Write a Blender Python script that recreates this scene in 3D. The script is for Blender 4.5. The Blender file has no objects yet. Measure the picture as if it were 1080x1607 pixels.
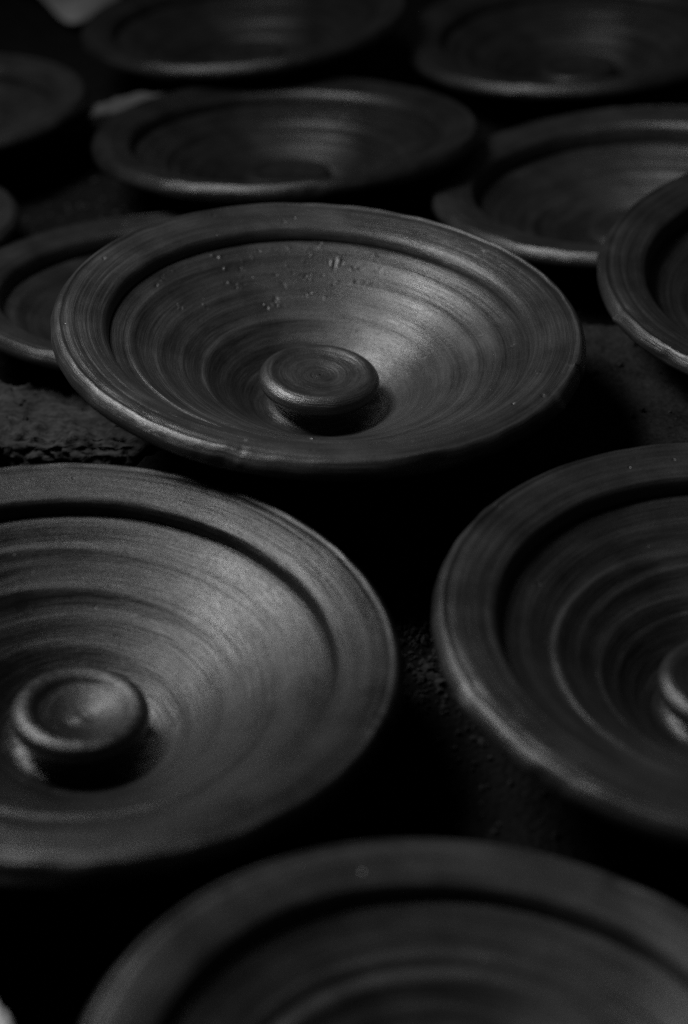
import bpy, bmesh, math, random
import numpy as np
from mathutils import Vector, Matrix, noise as mnoise

# ------------------------------------------------------------------ camera
scene = bpy.context.scene
FPX, PITCH, ROLL, CAM_Z = 2756.3, math.radians(32.71), math.radians(-0.81), 0.4297
cd = bpy.data.cameras.new('camera')
cam = bpy.data.objects.new('camera', cd)
scene.collection.objects.link(cam)
fw = Vector((0, math.cos(PITCH), -math.sin(PITCH)))
up = Vector((0, math.sin(PITCH), math.cos(PITCH)))
rt = Vector((1, 0, 0))
cr, sr = math.cos(ROLL), math.sin(ROLL)
r2, u2 = rt*cr + up*sr, up*cr - rt*sr
m = Matrix((r2, u2, -fw)).transposed().to_4x4()
m.translation = (0, 0, CAM_Z)
cam.matrix_world = m
cd.sensor_fit = 'VERTICAL'
cd.sensor_height = 36.0
cd.lens = 36.0*FPX/1607.0
cd.clip_start, cd.clip_end = 0.01, 50
cd.dof.use_dof = True
cd.dof.focus_distance = 0.865
cd.dof.aperture_fstop = 4.0
cd.dof.aperture_blades = 9
scene.camera = cam

# ------------------------------------------------------------------ light
world = bpy.data.worlds.new('World')
scene.world = world
world.use_nodes = True
bg = world.node_tree.nodes['Background']
bg.inputs['Color'].default_value = (1, 1, 1, 1)
bg.inputs['Strength'].default_value = 0.013

ld = bpy.data.lights.new('window_light', 'AREA')
ld.shape = 'RECTANGLE'
ld.size, ld.size_y = 0.36, 0.36
ld.energy = 9.2
ld.spread = math.radians(150)
lo = bpy.data.objects.new('window_light', ld)
scene.collection.objects.link(lo)
lo.location = (-0.48, 0.89, 0.80)
lo.rotation_euler = (Vector((0.03, 0.66, 0.0)) - Vector(lo.location)).to_track_quat('-Z', 'Y').to_euler()

scene.view_settings.view_transform = 'Standard'
scene.view_settings.look = 'None'
scene.view_settings.exposure = 0.0
scene.view_settings.gamma = 1.0
scene.cycles.use_denoising = False
scene.cycles.filter_width = 1.15
scene.cycles.use_adaptive_sampling = False
scene.cycles.max_bounces = 5
scene.cycles.diffuse_bounces = 3
scene.cycles.glossy_bounces = 2

# ------------------------------------------------------------------ helpers
C = scene.collection
rng = np.random.default_rng(7)

def tag(o, label=None, cat=None, group=None, kind=None):
    if label: o['label'] = label
    if cat: o['category'] = cat
    if group: o['group'] = group
    if kind: o['kind'] = kind
    return o

def mesh_np(name, verts, quads, mat, parent=None, uv=None):
    me = bpy.data.meshes.new(name)
    nv, nq = len(verts), len(quads)
    me.vertices.add(nv)
    me.vertices.foreach_set('co', np.asarray(verts, np.float32).ravel())
    me.loops.add(nq*4)
    me.loops.foreach_set('vertex_index', np.asarray(quads, np.int32).ravel())
    me.polygons.add(nq)
    me.polygons.foreach_set('loop_start', np.arange(0, nq*4, 4, dtype=np.int32))
    me.polygons.foreach_set('use_smooth', np.ones(nq, bool))
    me.update(calc_edges=True)
    if uv is not None:
        l = me.uv_layers.new(name='profile')
        l.data.foreach_set('uv', np.asarray(uv, np.float32)[np.asarray(quads).ravel()].ravel())
    me.validate()
    me.materials.append(mat)
    o = bpy.data.objects.new(name, me)
    C.objects.link(o)
    if parent: o.parent = parent
    return o

def nodes(name):
    mt = bpy.data.materials.new(name)
    mt.use_nodes = True
    nt = mt.node_tree
    b = nt.nodes['Principled BSDF']
    def N(t, **kw):
        n = nt.nodes.new(t)
        for k, v in kw.items():
            setattr(n, k, v)
        return n
    def L(a, b_): nt.links.new(a, b_)
    return mt, nt, b, N, L

def math_node(N, L, op, a, b_=None, c=None):
    n = N('ShaderNodeMath', operation=op)
    for i, x in enumerate((a, b_, c)):
        if x is None: continue
        if isinstance(x, (int, float)): n.inputs[i].default_value = x
        else: L(x, n.inputs[i])
    return n.outputs[0]

def ramp(N, L, src, stops):
    n = N('ShaderNodeValToRGB')
    e = n.color_ramp.elements
    e[0].position, e[0].color = stops[0][0], (stops[0][1],)*3 + (1,)
    e[1].position, e[1].color = stops[-1][0], (stops[-1][1],)*3 + (1,)
    for p, v in stops[1:-1]:
        x = e.new(p); x.color = (v, v, v, 1)
    L(src, n.inputs[0])
    return n.outputs[0]

def noise_tex(N, L, vec, scale, detail=3, rough=.55):
    n = N('ShaderNodeTexNoise')
    n.inputs['Scale'].default_value = scale
    n.inputs['Detail'].default_value = detail
    n.inputs['Roughness'].default_value = rough
    L(vec, n.inputs['Vector'])
    return n.outputs['Fac']

# ------------------------------------------------------------------ materials
def clay_material():
    """wheel-thrown leather-hard clay: turning lines round the axis, grit, damp sheen"""
    mt, nt, b, N, L = nodes('thrown_dark_clay')
    tc = N('ShaderNodeTexCoord')
    info = N('ShaderNodeObjectInfo')
    sep = N('ShaderNodeSeparateXYZ'); L(tc.outputs['Object'], sep.inputs[0])
    flat = N('ShaderNodeCombineXYZ')
    L(sep.outputs['X'], flat.inputs[0]); L(sep.outputs['Y'], flat.inputs[1])
    rlen = N('ShaderNodeVectorMath', operation='LENGTH'); L(flat.outputs[0], rlen.inputs[0])
    nrm = N('ShaderNodeVectorMath', operation='SCALE'); L(flat.outputs[0], nrm.inputs[0])
    L(math_node(N, L, 'DIVIDE', 1.0, math_node(N, L, 'ADD', rlen.outputs['Value'], 0.02)), nrm.inputs['Scale'])
    uvs = N('ShaderNodeUVMap', uv_map='profile')
    suv = N('ShaderNodeSeparateXYZ'); L(uvs.outputs[0], suv.inputs[0])
    sn = N('ShaderNodeSeparateXYZ'); L(nrm.outputs[0], sn.inputs[0])
    off = math_node(N, L, 'MULTIPLY', info.outputs['Random'], 37.0)

    def turning(ang, rad):
        v = N('ShaderNodeCombineXYZ')
        L(math_node(N, L, 'MULTIPLY_ADD', sn.outputs[0], ang, off), v.inputs[0])
        L(math_node(N, L, 'MULTIPLY', sn.outputs[1], ang), v.inputs[1])
        L(math_node(N, L, 'MULTIPLY', suv.outputs[1], rad), v.inputs[2])
        return v.outputs[0]
    fine = noise_tex(N, L, turning(2.4, 88.0), 1.0, 4, .72)
    mid = noise_tex(N, L, turning(1.3, 22.0), 1.0, 3, .6)
    patch = noise_tex(N, L, tc.outputs['Object'], 26.0, 4, .6)
    grit = noise_tex(N, L, tc.outputs['Object'], 1300.0, 2, .7)
    vor = N('ShaderNodeTexVoronoi'); vor.inputs['Scale'].default_value = 190.0
    L(tc.outputs['Object'], vor.inputs['Vector'])
    vsep = N('ShaderNodeSeparateColor'); L(vor.outputs['Color'], vsep.inputs[0])
    chosen = math_node(N, L, 'LESS_THAN', vsep.outputs[0], 0.05)
    psize = math_node(N, L, 'MULTIPLY_ADD', math_node(N, L, 'POWER', vsep.outputs[1], 2.5), 0.7, 0.22)
    spot = ramp(N, L, math_node(N, L, 'DIVIDE', vor.outputs['Distance'], psize), [(0.0, 1.0), (0.16, 1.0), (0.30, 0.0)])
    pit = math_node(N, L, 'MULTIPLY', chosen, spot)
    # pale grit grains
    vg = N('ShaderNodeTexVoronoi'); vg.inputs['Scale'].default_value = 260.0
    L(tc.outputs['Object'], vg.inputs['Vector'])
    gsep = N('ShaderNodeSeparateColor'); L(vg.outputs['Color'], gsep.inputs[0])
    grain = math_node(N, L, 'MULTIPLY', math_node(N, L, 'GREATER_THAN', gsep.outputs[1], 0.993),
                      ramp(N, L, vg.outputs['Distance'], [(0.0, 1.0), (0.12, 1.0), (0.2, 0.0)]))

    t = math_node(N, L, 'ADD', math_node(N, L, 'MULTIPLY', fine, .42),
                  math_node(N, L, 'ADD', math_node(N, L, 'MULTIPLY', mid, .15),
                            math_node(N, L, 'ADD', math_node(N, L, 'MULTIPLY', patch, .20),
                                      math_node(N, L, 'MULTIPLY', grit, .23))))
    col = ramp(N, L, t, [(0.38, 0.004), (0.5, 0.0115), (0.62, 0.025)])
    mx = N('ShaderNodeMix', data_type='RGBA')
    L(grain, mx.inputs[0]); L(col, mx.inputs[6]); mx.inputs[7].default_value = (.035, .035, .035, 1)
    mx2 = N('ShaderNodeMix', data_type='RGBA')
    L(pit, mx2.inputs[0]); L(mx.outputs[2], mx2.inputs[6]); mx2.inputs[7].default_value = (.015, .015, .015, 1)
    tone = N('ShaderNodeMix', data_type='RGBA', blend_type='MULTIPLY'); tone.inputs[0].default_value = 1.0
    L(mx2.outputs[2], tone.inputs[6]); L(info.outputs['Color'], tone.inputs[7])
    L(tone.outputs[2], b.inputs['Base Color'])
    rs = math_node(N, L, 'ADD', math_node(N, L, 'MULTIPLY', mid, .3), math_node(N, L, 'MULTIPLY', patch, .7))
    L(ramp(N, L, rs, [(0.34, 0.30), (0.66, 0.49)]), b.inputs['Roughness'])
    L(math_node(N, L, 'MULTIPLY', info.outputs['Alpha'], 0.5), b.inputs['Specular IOR Level'])

    h = math_node(N, L, 'ADD', math_node(N, L, 'MULTIPLY', fine, 1.05), math_node(N, L, 'MULTIPLY', grit, .30))
    h = math_node(N, L, 'ADD', h, math_node(N, L, 'MULTIPLY', mid, .35))
    h = math_node(N, L, 'SUBTRACT', h, math_node(N, L, 'MULTIPLY', pit, 1.0))
    h = math_node(N, L, 'ADD', h, math_node(N, L, 'MULTIPLY', grain, .35))
    bp = N('ShaderNodeBump')
    bp.inputs['Strength'].default_value = 0.5
    bp.inputs['Distance'].default_value = 0.0010
    L(h, bp.inputs['Height']); L(bp.outputs[0], b.inputs['Normal'])
    return mt

def rough_material(name, lo_v, hi_v, s1, s2, bump, dist=0.002, stretch=(1, 1, 1), rough=.85, cells=.5):
    mt, nt, b, N, L = nodes(name)
    tc = N('ShaderNodeTexCoord')
    mp = N('ShaderNodeMapping'); mp.inputs['Scale'].default_value = stretch
    L(tc.outputs['Object'], mp.inputs[0])
    a = noise_tex(N, L, mp.outputs[0], s1, 5, .65)
    c = noise_tex(N, L, mp.outputs[0], s2, 3, .6)
    vor = N('ShaderNodeTexVoronoi'); vor.inputs['Scale'].default_value = s2*.6
    L(mp.outputs[0], vor.inputs['Vector'])
    t = math_node(N, L, 'ADD', math_node(N, L, 'MULTIPLY', a, .55), math_node(N, L, 'MULTIPLY', c, .45))
    L(ramp(N, L, t, [(0.33, lo_v), (0.67, hi_v)]), b.inputs['Base Color'])
    b.inputs['Roughness'].default_value = rough
    b.inputs['Specular IOR Level'].default_value = .06
    h = math_node(N, L, 'ADD', t, math_node(N, L, 'MULTIPLY', vor.outputs['Distance'], cells))
    bp = N('ShaderNodeBump'); bp.inputs['Strength'].default_value = bump; bp.inputs['Distance'].default_value = dist
    L(h, bp.inputs['Height']); L(bp.outputs[0], b.inputs['Normal'])
    return mt

M_CLAY = clay_material()
M_SOIL = rough_material('dark_packed_soil', .0015, .006, 60, 420, .9, .004)
M_CRUMB = rough_material('soil_crumb', .006, .030, 200, 900, .6, .001)
M_SLAB = rough_material('gritty_concrete', .002, .022, 45, 420, .8, .003, cells=.2)
M_BRICK = rough_material('weathered_brick', .003, .036, 28, 160, .8, .004, (1, 2.2, 1), cells=0)
M_WOOD = rough_material('grey_splintered_wood', .03, .08, 40, 260, .7, .002, (.25, 1, 1))
M_CLOTH = rough_material('pale_sackcloth', .09, .18, 30, 700, .5, .001)
M_PLASTER = rough_material('pale_plaster', .22, .55, 60, 300, .8, .003)

# ------------------------------------------------------------------ the lids' places
R0 = 0.13
#  key: x, y, z, slope x, slope y, relative size
LIDS = {
    'A': (-0.0100, 0.7987, 0.0347, -0.0731, 0.0479, 0.0360),
    'B': (-0.1066, 0.5623, 0.0127, -0.1007, 0.0184, 0.0049),
    'C': (0.1660, 0.5689, 0.0138, 0.0007, 0.0369, 0.0060),
    'D': (0.0409, 0.3365, 0.0004, -0.1502, -0.0332, -0.0301),
    'E': (-0.0369, 1.1779, -0.0060, 0.0186, -0.0740, 0.0395),
    'F': (-0.0753, 1.4106, 0.0040, 0.0696, -0.0121, 0.0200),
    'G': (0.1930, 1.4033, -0.0078, 0.0650, 0.0250, 0.0700),
    'H': (0.1920, 1.0900, -0.0080, 0.0901, -0.0225, 0.0220),
    'I': (0.2755, 0.8882, 0.0195, 0.0625, 0.1076, 0.0109),
    'J': (-0.1031, 0.9575, -0.0180, -0.0096, -0.0700, -0.0399),
    'K': (-0.3123, 1.2630, -0.0116, 0.0140, -0.0381, -0.0358),
    'L': (-0.3390, 1.0582, -0.0322, 0.1040, -0.0852, 0.0021),
}
FOOT_R, FOOT_Z = 0.28, -0.485       # in rim radii

def lid_frame(k):
    x, y, z, tx, ty, s = LIDS[k]
    n = Vector((-tx, -ty, 1)).normalized()
    X = Vector((1, 0, tx)).normalized()
    Y = n.cross(X)
    return Vector((x, y, z)), X, Y, n, R0*(1+s)

BASES = {}
for k in LIDS:
    o, X, Y, n, R = lid_frame(k)
    low = min((o + (X*math.cos(a) + Y*math.sin(a))*FOOT_R*R + n*FOOT_Z*R).z for a in np.linspace(0, 6.28, 32))
    c = o + n*FOOT_Z*R
    BASES[k] = (c.x, c.y, low)
SLAB_TOP = BASES['A'][2] + .0015

# ------------------------------------------------------------------ ground
def ground_base(x, y):
    """height of the trodden floor: follows the lids' footings"""
    num = np.full(np.shape(x), -0.062*1.5); den = np.full(np.shape(x), 1.5)
    lim = np.full(np.shape(x), 1.0)
    for k, (bx, by, bz) in BASES.items():
        if k == 'A': bz -= .030
        d2 = (x-bx)**2 + (y-by)**2
        w = 1.0/(d2/.0045 + .02)**1.5
        num = num + w*bz; den = den + w
        lim = np.minimum(lim, np.clip((np.sqrt(d2)-.045)/.05, 0, 1))
    return num/den + .0012, lim

def fbm(x, y, seed, freq, octs):
    r = np.random.default_rng(seed); out = np.zeros(np.shape(x)); a = 1.0
    for o in range(octs):
        for _ in range(5):
            th, ph = r.uniform(0, 6.28), r.uniform(0, 6.28); ff = freq*r.uniform(.7, 1.4)
            out += a*np.sin((x*math.cos(th)+y*math.sin(th))*ff + ph + 1.7*np.sin((x*math.sin(th)-y*math.cos(th))*ff*.6+ph*2))
        freq *= 2.1; a *= .55
    return out/5

def ground_height(x, y):
    h, lim = ground_base(x, y)
    return h + lim*(.0035*fbm(x, y, 3, 30, 5))

def build_ground():
    xs = np.concatenate([np.linspace(-1.6, -.5, 30)[:-1], np.linspace(-.5, .5, 300), np.linspace(.5, 1.6, 30)[1:]])
    ys = np.concatenate([np.linspace(-.6, .3, 25)[:-1], np.linspace(.3, 1.2, 300), np.linspace(1.2, 1.8, 120)[1:], np.linspace(1.8, 3.4, 40)[1:]])
    gx, gy = np.meshgrid(xs, ys)
    gz = ground_height(gx, gy)
    v = np.stack([gx, gy, gz], -1).reshape(-1, 3)
    nx, ny = len(xs), len(ys)
    i, j = np.meshgrid(np.arange(nx-1), np.arange(ny-1))
    a = (j*nx+i).ravel()
    q = np.stack([a, a+1, a+1+nx, a+nx], 1)
    o = mesh_np('ground', v, q, M_SOIL)
    tag(o, 'dark gritty packed earth under the lids', kind='structure')
build_ground()

# ------------------------------------------------------------------ lids
def catmull(pts, step):
    P = np.array(pts, float)
    P = np.vstack([2*P[0]-P[1], P, 2*P[-1]-P[-2]])
    out = []
    for i in range(1, len(P)-2):
        p0, p1, p2, p3 = P[i-1:i+3]
        d = [max(np.linalg.norm(b-a), 1e-6)**.5 for a, b in ((p0, p1), (p1, p2), (p2, p3))]
        t0, t1 = 0, d[0]; t2 = t1+d[1]; t3 = t2+d[2]
        n = max(2, int(math.ceil(np.linalg.norm(p2-p1)/step)))
        t = np.linspace(t1, t2, n+1)[:-1, None]
        a1 = (t1-t)/(t1-t0)*p0+(t-t0)/(t1-t0)*p1
        a2 = (t2-t)/(t2-t1)*p1+(t-t1)/(t2-t1)*p2
        a3 = (t3-t)/(t3-t2)*p2+(t-t2)/(t3-t2)*p3
        b1 = (t2-t)/(t2-t0)*a1+(t-t0)/(t2-t0)*a2
        b2 = (t3-t)/(t3-t1)*a2+(t-t1)/(t3-t1)*a3
        out.append((t2-t)/(t2-t1)*b1+(t-t1)/(t2-t1)*b2)
    out.append(P[-2][None])
    return np.vstack(out)

# clay colour scaled per lid, standing in for the uneven fall of light
TONES = dict(A=1.25, B=.24, C=1.0, D=1.5, E=.55, F=.7, G=.95, H=1.1, I=1.1, J=.75, K=.85, L=.7)
LID_SPEC = dict(A=1.15, B=.88, E=.85, F=.75, G=.8, J=.8)      # specular scaled per lid to imitate stronger or weaker light on it

def make_lid(key, label, seed, segs, step, step_drop=.06, wall_sag=0.0, knob=1.0, dish=.03,
             rings=1.0, burrs=30, chips=(), depth=.335, zone=None, off=None, rw=1.0, kr=1.0):
    r = np.random.default_rng(seed)
    o, X, Y, n, R = lid_frame(key)
    # profile, radius and height in rim radii
    outer = [(0.0, FOOT_Z), (.15, FOOT_Z), (FOOT_R-.02, FOOT_Z), (FOOT_R, FOOT_Z+.012), (.34, -.450), (.55, -.29), (.74, -.185), (.86, -.135), (.925, -.100), (.955, -.078)]
    sd = step_drop
    rim = [(.955, -.078), (.984, -.074), (.9975, -.062), (1.0, -.046), (.9965, -.031), (.984, -.011), (.975, -.002), (.965, .001),
           (.956, -.004), (.93, -.004), (.89, -.012), (.85, -.022), (.824, -.030), (.809, -.037), (.799, -.049), (.790, -.066-sd*.35),
           (.789, -.066-sd*.8), (.793, -.069-sd)]
    w0 = -.070-sd
    wall = [(.793, w0+.001), (.779, w0-.001), (.768, w0-.004)]
    # a shallow outer dish that steepens towards the middle
    for rr, fr in ((.70, .108), (.62, .240), (.55, .358), (.48, .486), (.42, .604), (.36, .734), (.305, .860), (.262, .960)):
        wall.append((rr, w0-.004 + (-depth - w0+.004)*(fr + wall_sag*4*fr*(1-fr))))
    wall += [(.235, -depth+.004), (.200, -depth+.001), (.168, -depth+.013)]
    k = knob
    kt = -depth + .150*k
    kn = [(.168, -depth+.013), (.148, -depth+.028), (.138, -depth+.043), (.146, kt-.093), (.182, kt-.088),
          (.215, kt-.071), (.231, kt-.046), (.227, kt-.021), (.210, kt-.005), (.186, kt+.000), (.162, kt-.006), (.14, kt-.35*dish-.004), (.10, kt-.7*dish), (.05, kt-dish), (.004, kt-dish*1.02)]
    kn = [p if q < 3 else (p[0]*kr, p[1]) for q, p in enumerate(kn)]
    rings_on = {'outer': 0, 'rim': .35, 'wall': 1.0, 'knob': .12}
    parts = [('outer', outer, .05), ('rim', rim, step), ('wall', wall, step), ('knob', kn, step*.9)]
    th = np.linspace(0, 2*np.pi, segs, endpoint=False)
    # throwing rings: uneven ridges, each wandering a little round the lid
    ridge = []
    pos = .27
    while pos < .76:
        gap = r.uniform(.060, .100)
        ridge.append((pos, gap*r.uniform(.24, .36), r.uniform(.004, .012)*rings, r.uniform(0, 6.28), r.uniform(.3, .85)))
        pos += gap
    grooves = [(r.uniform(.83, .94), r.uniform(.003, .006), r.uniform(.0006, .0020)) for _ in range(7)]
    # warping of the whole lid
    w2, w3 = r.uniform(.002, .006), r.uniform(.001, .004)
    ph = r.uniform(0, 6.28, 8)
    off = off or (r.uniform(-.012, .012), r.uniform(-.012, .012))
    tone = TONES[key]
    root = bpy.data.objects.new('clay_lid', None)
    C.objects.link(root)
    root.empty_display_size = .03
    M = Matrix((X, Y, n)).transposed().to_4x4()
    foot = o + n*FOOT_Z*R
    M.translation = foot
    root.matrix_world = M
    tag(root, label, 'pot lid', 'clay lids set out to dry')
    # burrs: crumbs of clay and plucked spots left by the turning tool
    bl = []
    for _ in range(burrs):
        rr = r.uniform(.42, .99) if r.random() < .8 else r.uniform(.82, .97)
        at = r.uniform(0, 6.28)
        if zone and r.random() < .75:
            at, rr = r.uniform(*zone), .46+.31*r.random()**.6
        bl.append((at, rr, r.uniform(.004, .012), r.uniform(.003, .007), r.choice([1, -1, -1, -1])*r.uniform(.004, .011)))
    vacc, qacc, uacc, cnt = {}, {}, {}, {}
    vcoord = 0.0
    for nm, pts, st in parts:
        pr = catmull(pts, st)
        pr[:, 0] = np.interp(pr[:, 0], [0, .3, .793, .94, 1.0], [0, .3, 1-.207*rw, 1-.06*rw, 1.0])
        d = np.gradient(pr, axis=0); d /= np.linalg.norm(d, axis=1)[:, None]+1e-9
        nr, nz = -d[:, 1], d[:, 0]          # left normal of the travel direction
        nr, nz = -nr*-1, nz*-1              # travel runs outer->rim->centre: outward side
        seglen = np.concatenate([[0], np.cumsum(np.linalg.norm(np.diff(pr, axis=0), axis=1))])
        vv = vcoord + seglen; vcoord = vv[-1]
        rad = pr[:, 0][:, None]; zz = pr[:, 1][:, None]
        T = th[None, :]
        disp = np.zeros((len(pr), segs))
        for (p, wd, am, f0, wob) in ridge:
            pp = p + .011*np.sin(T+f0) + .005*np.sin(2*T+f0*2)
            disp += rings_on[nm]*am*(1+wob*np.sin(T+f0*3))*np.exp(-((rad-pp)/wd)**2)
        if nm != 'outer':
            disp += .0007*np.sin(9*T+ph[0]+rad*30)*np.sin(4*T+ph[1]) * (1 if nm != 'knob' else .5)
            disp += .0006*np.sin(17*T+ph[2]-rad*45)*np.sin(5*T+ph[3]+rad*12) * (1 if nm != 'knob' else .5)
            for (bt, br, sa, sw, hh) in bl:
                if not (rad.min()-.03 < br < rad.max()+.03): continue
                dt = (T-bt+np.pi) % (2*np.pi)-np.pi
                da, db = dt*br, rad-br
                rb = np.random.default_rng(int(bt*1e4))
                ca, sb = math.cos(bt*7), math.sin(bt*7)
                for q in range(4):
                    ox, oy = rb.normal(0, sa*.9), rb.normal(0, sw*1.1)
                    xx, yy = (da-ox)*ca+(db-oy)*sb, (db-oy)*ca-(da-ox)*sb
                    disp += hh*rb.uniform(-.7, 1.0)*np.exp(-(xx/(sa*rb.uniform(.4, 1.1)))**2-(yy/(sw*rb.uniform(.5, 1.0)))**2)
        if nm == 'rim':
            for gp, gw, gd in grooves:
                disp -= gd*np.exp(-((rad-gp-.0025*np.sin(T+gp*90))/gw)**2)*(.6+.4*np.sin(T+gp*200))*(zz > -.06)
            for (ct, cv, sa, sw, hh) in chips:
                dt = (T-ct+np.pi) % (2*np.pi)-np.pi
                g = np.exp(-(dt/sa)**4-((zz-cv)/sw)**2)*np.clip((rad-.93)/.03, 0, 1)
                disp += hh*g*(1+.5*np.sin(dt/sa*4+ph[5]))
            lipmask = np.clip((rad-.93)/.04, 0, 1)
            disp += lipmask*(.0016*np.sin(23*T+ph[6])*np.sin(6*T+ph[7])+.0012*np.sin(41*T+ph[1])*np.sin(3*T+ph[2]))
        # fade displacement at the open ends so that neighbouring parts meet
        e = np.minimum(np.arange(len(pr)), np.arange(len(pr))[::-1])[:, None]
        disp *= np.clip(e/3.0, 0, 1)
        if nm == 'knob': disp *= np.clip(rad/.17, 0, 1)**2
        rr_ = rad + disp*nr[:, None]
        z_ = zz + disp*nz[:, None]
        warp = 1 + (w2*np.sin(2*T+ph[0])+w3*np.sin(3*T+ph[1]))*np.clip(rad, 0, 1)
        zw = (w2*np.sin(2*T+ph[4])+w3*np.sin(3*T+ph[5]))*1.2*rad**2
        sh = 1/(1+(rad/.42)**4) if nm in ('wall', 'knob') else 0*rad    # knob thrown a little off centre
        sh = sh - 1/(1+(.793/.42)**4) if nm in ('wall', 'knob') else sh
        v = np.stack([rr_*warp*np.cos(T)+sh*off[0], rr_*warp*np.sin(T)+sh*off[1], z_+zw-FOOT_Z], -1)*R
        npr = len(pr)
        i, j = np.meshgrid(np.arange(npr-1), np.arange(segs), indexing='ij')
        a = i*segs+j; bq = i*segs+(j+1) % segs
        q = np.stack([a, bq, bq+segs, a+segs], -1).reshape(-1, 4)
        u = np.stack([np.broadcast_to(T/6.28318, disp.shape), np.broadcast_to(vv[:, None], disp.shape)], -1).reshape(-1, 2)
        part = {'outer': 'bowl', 'wall': 'bowl', 'rim': 'rim', 'knob': 'knob'}[nm]
        base = cnt.get(part, 0)
        vacc.setdefault(part, []).append(v.reshape(-1, 3)); qacc.setdefault(part, []).append(q+base); uacc.setdefault(part, []).append(u)
        cnt[part] = base+len(u)
    for part in ('bowl', 'rim', 'knob'):
        po = mesh_np(part, np.concatenate(vacc[part]), np.concatenate(qacc[part]), M_CLAY, root, np.concatenate(uacc[part]))
        po.color = (tone, tone, tone, LID_SPEC.get(key, 1.0))
    return root

make_lid('A', 'clay lid with flat ringed knob, standing highest on the broken concrete slab', 11, 860, .0047,
         step_drop=.018, dish=.018, rings=1.15, burrs=90, zone=(1.2, 2.7), depth=0.39,
         chips=[(-1.92, -.05, .07, .05, .005), (-1.85, -.02, .03, .03, -.004), (-.55, -.04, .05, .04, -.01), (-.3, -.03, .03, .04, .008), (-1.2, -.03, .12, .03, .006)])
make_lid('B', 'clay lid with dished round knob, in front of the weathered brick', 23, 420, .008,
         rw=1.04, step_drop=.025, dish=.05, knob=1.0, kr=.94, off=(.012, 0), rings=1.7, burrs=0, depth=0.43, chips=[(-.35, -.05, .04, .05, .012)])
make_lid('C', 'clay lid with a deep dark step inside its rim, beside the dished-knob lid', 31, 420, .008,
         rw=1, step_drop=.026, dish=.03, rings=1.4, burrs=0, depth=0.405, off=(-.065, .0), chips=[(2.5, -.03, .025, .03, -.008), (3.5, -.03, .03, .04, -.007), (3.9, -.04, .06, .03, .006)])
make_lid('D', 'clay lid beside the pale plaster chunk, its knob out of sight', 43, 360, .009,
         rw=0.86, step_drop=.014, dish=.03, rings=1.5, burrs=0, depth=0.405, chips=[(1.1, -.02, .04, .03, -.007), (2.3, -.03, .03, .03, -.008)])
make_lid('E', 'clay lid with strongly ridged wall, its rim over the splintered wood shard', 59, 360, .008,
         rw=0.97, knob=1.2, step_drop=.03, rings=1.35, burrs=0, dish=.02, depth=0.41, chips=[(-1.45, -.04, .08, .05, .005)])
make_lid('F', 'clay lid next to the pale sackcloth, ridged wall half in shadow', 61, 300, .010,
         rw=0.93, knob=1.2, step_drop=.03, rings=1.2, burrs=0, depth=0.41)
make_lid('G', 'clay lid with a rough nick on its rim, behind the faint-ringed lid', 71, 300, .010,
         rw=1.06, knob=1.2, step_drop=.03, rings=1.3, burrs=0, depth=0.41, chips=[(2.75, -.02, .06, .05, .014), (2.9, -.02, .03, .05, -.010)])
make_lid('H', 'clay lid with faint rings, its edge under the steeply tilted lid', 83, 340, .008,
         rw=1.05, step_drop=.07, rings=.8, burrs=0, depth=0.43, chips=[(3.4, -.03, .03, .03, -.008)])
make_lid('I', 'steeply tilted clay lid over the slab, its bowl in black shadow', 97, 340, .008,
         rw=1, step_drop=.06, rings=.8, burrs=10, depth=0.41, chips=[(3.4, -.03, .03, .03, -.010), (3.75, -.03, .04, .03, .008), (2.9, -.03, .02, .03, -.008)])
make_lid('J', 'clay lid standing low, mostly covered by the slab-top lid', 101, 320, .009,
         rw=0.95, step_drop=.05, rings=.8, burrs=0, depth=0.41)
make_lid('K', 'clay lid with pale inner sheen, opposite the end of the wood shard', 113, 280, .011,
         rw=1, step_drop=.05, rings=1.1, burrs=0, depth=0.41)
make_lid('L', 'lowest clay lid, only its rim edge showing behind the weathered brick', 127, 260, .011,
         rw=1, step_drop=.05, rings=1.0, burrs=0, depth=0.41)

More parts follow.
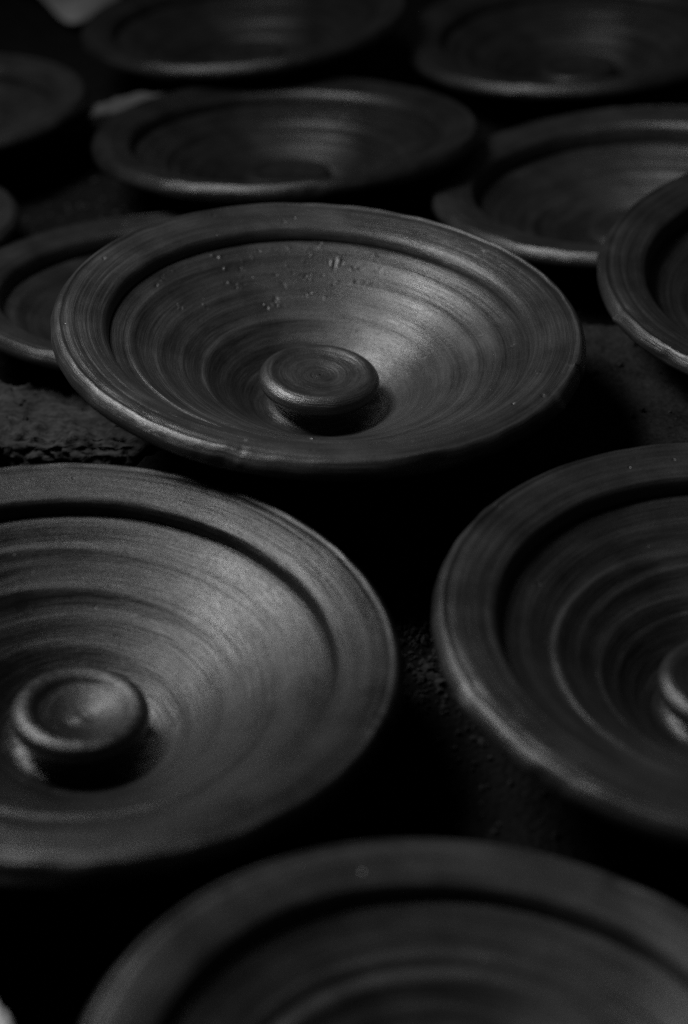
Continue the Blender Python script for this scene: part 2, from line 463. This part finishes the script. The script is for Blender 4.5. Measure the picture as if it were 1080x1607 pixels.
# ------------------------------------------------------------------ slabs, brick, shards
def slab(name, poly, top, thick, mat, seed, cut=.006, amp=.0012, bevel=.0015, label=None, cat=None, tilt=(0, 0)):
    """a prism on an irregular outline, its faces cut fine and roughened"""
    cx = sum(p[0] for p in poly)/len(poly); cy = sum(p[1] for p in poly)/len(poly)
    bm = bmesh.new()
    vt = [bm.verts.new((x-cx, y-cy, thick)) for x, y in poly]
    vb = [bm.verts.new((x-cx, y-cy, 0)) for x, y in poly]
    bm.faces.new(vt); bm.faces.new(vb[::-1])
    for i in range(len(poly)):
        j = (i+1) % len(poly)
        bm.faces.new((vb[i], vb[j], vt[j], vt[i]))
    bmesh.ops.recalc_face_normals(bm, faces=bm.faces)
    bmesh.ops.bevel(bm, geom=list(bm.edges), offset=bevel, segments=2, affect='EDGES', profile=.5)
    bmesh.ops.triangulate(bm, faces=bm.faces)
    for _ in range(9):
        long = [e for e in bm.edges if e.calc_length() > cut]
        if not long: break
        bmesh.ops.subdivide_edges(bm, edges=long, cuts=1, use_grid_fill=False)
        bmesh.ops.triangulate(bm, faces=[f for f in bm.faces if len(f.verts) > 3])
    bm.normal_update()
    off = Vector((seed*3.1, seed*1.7, seed*.9))
    mv = []
    for v in bm.verts:
        n1 = mnoise.fractal(v.co*70+off, 1.0, 2.0, 4)
        n2 = mnoise.noise(v.co*320+off)
        mv.append(v.normal*(amp*(1.3*n1+.9*n2)))
    for v, d in zip(bm.verts, mv):
        v.co += d
        v.co.z += tilt[0]*v.co.x + tilt[1]*v.co.y
    for f in bm.faces: f.smooth = True
    me = bpy.data.meshes.new(name); bm.to_mesh(me); bm.free()
    me.materials.append(mat)
    o = bpy.data.objects.new(name, me); C.objects.link(o)
    o.location = (cx, cy, top-thick)
    return tag(o, label, cat)

slab('concrete_slab', [(-.109, .762), (-.088, .790), (.03, .93), (.112, .9185), (.215, .9165), (.225, .80), (.12, .742), (-.04, .715)],
     SLAB_TOP, .030, M_SLAB, 3, amp=.0011, label='broken gritty concrete slab under the highest lid', cat='slab')
slab('weathered_brick', [(-.40, .790), (-.25, .796), (-.103, .795), (-.088, .832), (-.09, .868), (-.40, .875)], -.037, .045, M_BRICK, 8, cut=.004, amp=.0032, bevel=.007,
     label='weathered pitted brick with a crumbling lighter edge, half under the low lid', cat='brick')
slab('wood_shard', [(-.206, 1.246), (-.120, 1.300), (-.126, 1.316), (-.165, 1.302), (-.200, 1.266)], -.026, .010, M_WOOD, 12, amp=.0012,
     label='pale splintered wood shard poking from under the strongly ridged lid', cat='wood piece')
slab('plaster_chunk', [(-.19, .335), (-.101, .372), (-.122, .416), (-.19, .45)], -.020, .05, M_PLASTER, 17, amp=.0022, bevel=.005,
     label='pale crumbly plaster chunk on the soil beside a lid rim', cat='rubble')

# sackcloth lying in folds beyond the lids
def build_cloth():
    nx, ny = 70, 60
    u, v = np.meshgrid(np.linspace(0, 1, nx), np.linspace(0, 1, ny))
    # front edge runs from far outside on the left to a corner, then away
    x = -.60 + u*(.40+.10*v) + .012*np.sin(v*9+u*3)
    y = 1.670 + v*.35 - .115*np.exp(-((u-.90)/.10)**2)*(1-v) + .05*(1-u)*(1-v)*1.0 + .008*np.sin(u*14)
    g, _ = ground_base(x, y)
    z = g + .012 + .006*np.sin(u*21+v*6)*(.3+.7*v) + .004*np.sin(u*9-v*17+1) + .006*np.exp(-((u-1)/.12)**2)*np.sin(v*14)
    z = np.maximum(z, g+.005)
    P = np.stack([x, y, z], -1).reshape(-1, 3)
    i, j = np.meshgrid(np.arange(nx-1), np.arange(ny-1))
    a = (j*nx+i).ravel()
    o = mesh_np('sackcloth', P, np.stack([a, a+1, a+1+nx, a+nx], 1), M_CLOTH)
    so = o.modifiers.new('thickness', 'SOLIDIFY'); so.thickness = .002; so.offset = -1
    tag(o, 'pale crumpled sackcloth corner on the floor behind the lids', 'cloth')
build_cloth()

# crumbs of soil and clay strewn over the floor
def build_crumbs():
    t = (1+5**.5)/2
    ico = np.array([(-1, t, 0), (1, t, 0), (-1, -t, 0), (1, -t, 0), (0, -1, t), (0, 1, t), (0, -1, -t), (0, 1, -t), (t, 0, -1), (t, 0, 1), (-t, 0, -1), (-t, 0, 1)])/1.9
    fc = [(0, 11, 5), (0, 5, 1), (0, 1, 7), (0, 7, 10), (0, 10, 11), (1, 5, 9), (5, 11, 4), (11, 10, 2), (10, 7, 6), (7, 1, 8), (3, 9, 4), (3, 4, 2), (3, 2, 6), (3, 6, 8), (3, 8, 9), (4, 9, 5), (2, 4, 11), (6, 2, 10), (8, 6, 7), (9, 8, 1)]
    V, F = [], []
    n = 5200
    xs = rng.uniform(-.32, .34, n); ys = rng.uniform(.38, 1.25, n)
    m2 = 1600
    xs[:m2] = rng.normal(.025, .04, m2); ys[:m2] = rng.normal(.66, .05, m2)
    zs = ground_height(xs, ys)
    k1 = slice(m2, m2+40)
    xs[k1] = rng.uniform(-.26, -.095, 40); ys[k1] = rng.uniform(.802, .862, 40); zs[k1] = -.0375
    k2 = slice(m2+220, m2+260)
    xs[k2] = rng.uniform(.10, .20, 40); ys[k2] = rng.uniform(.80, .912, 40); zs[k2] = SLAB_TOP
    sz = .0006 + .0016*rng.random(n)**3 + .0010*rng.random(n)
    for i in range(n):
        s = ico*rng.uniform(.6, 1.3, (12, 3))*sz[i]*rng.uniform(.7, 1.3, 3)
        b = len(V)*12
        V.append(s+np.array([xs[i], ys[i], zs[i]+sz[i]*.3]))
        F += [(a+b, c+b, d+b) for a, c, d in fc]
    me = bpy.data.meshes.new('soil_crumbs')
    me.from_pydata(np.concatenate(V).tolist(), [], F)
    me.materials.append(M_CRUMB)
    o = bpy.data.objects.new('soil_crumbs', me); C.objects.link(o)
    tag(o, 'dark crumbs of soil and dried clay strewn between the lids', 'soil', kind='stuff')
build_crumbs()
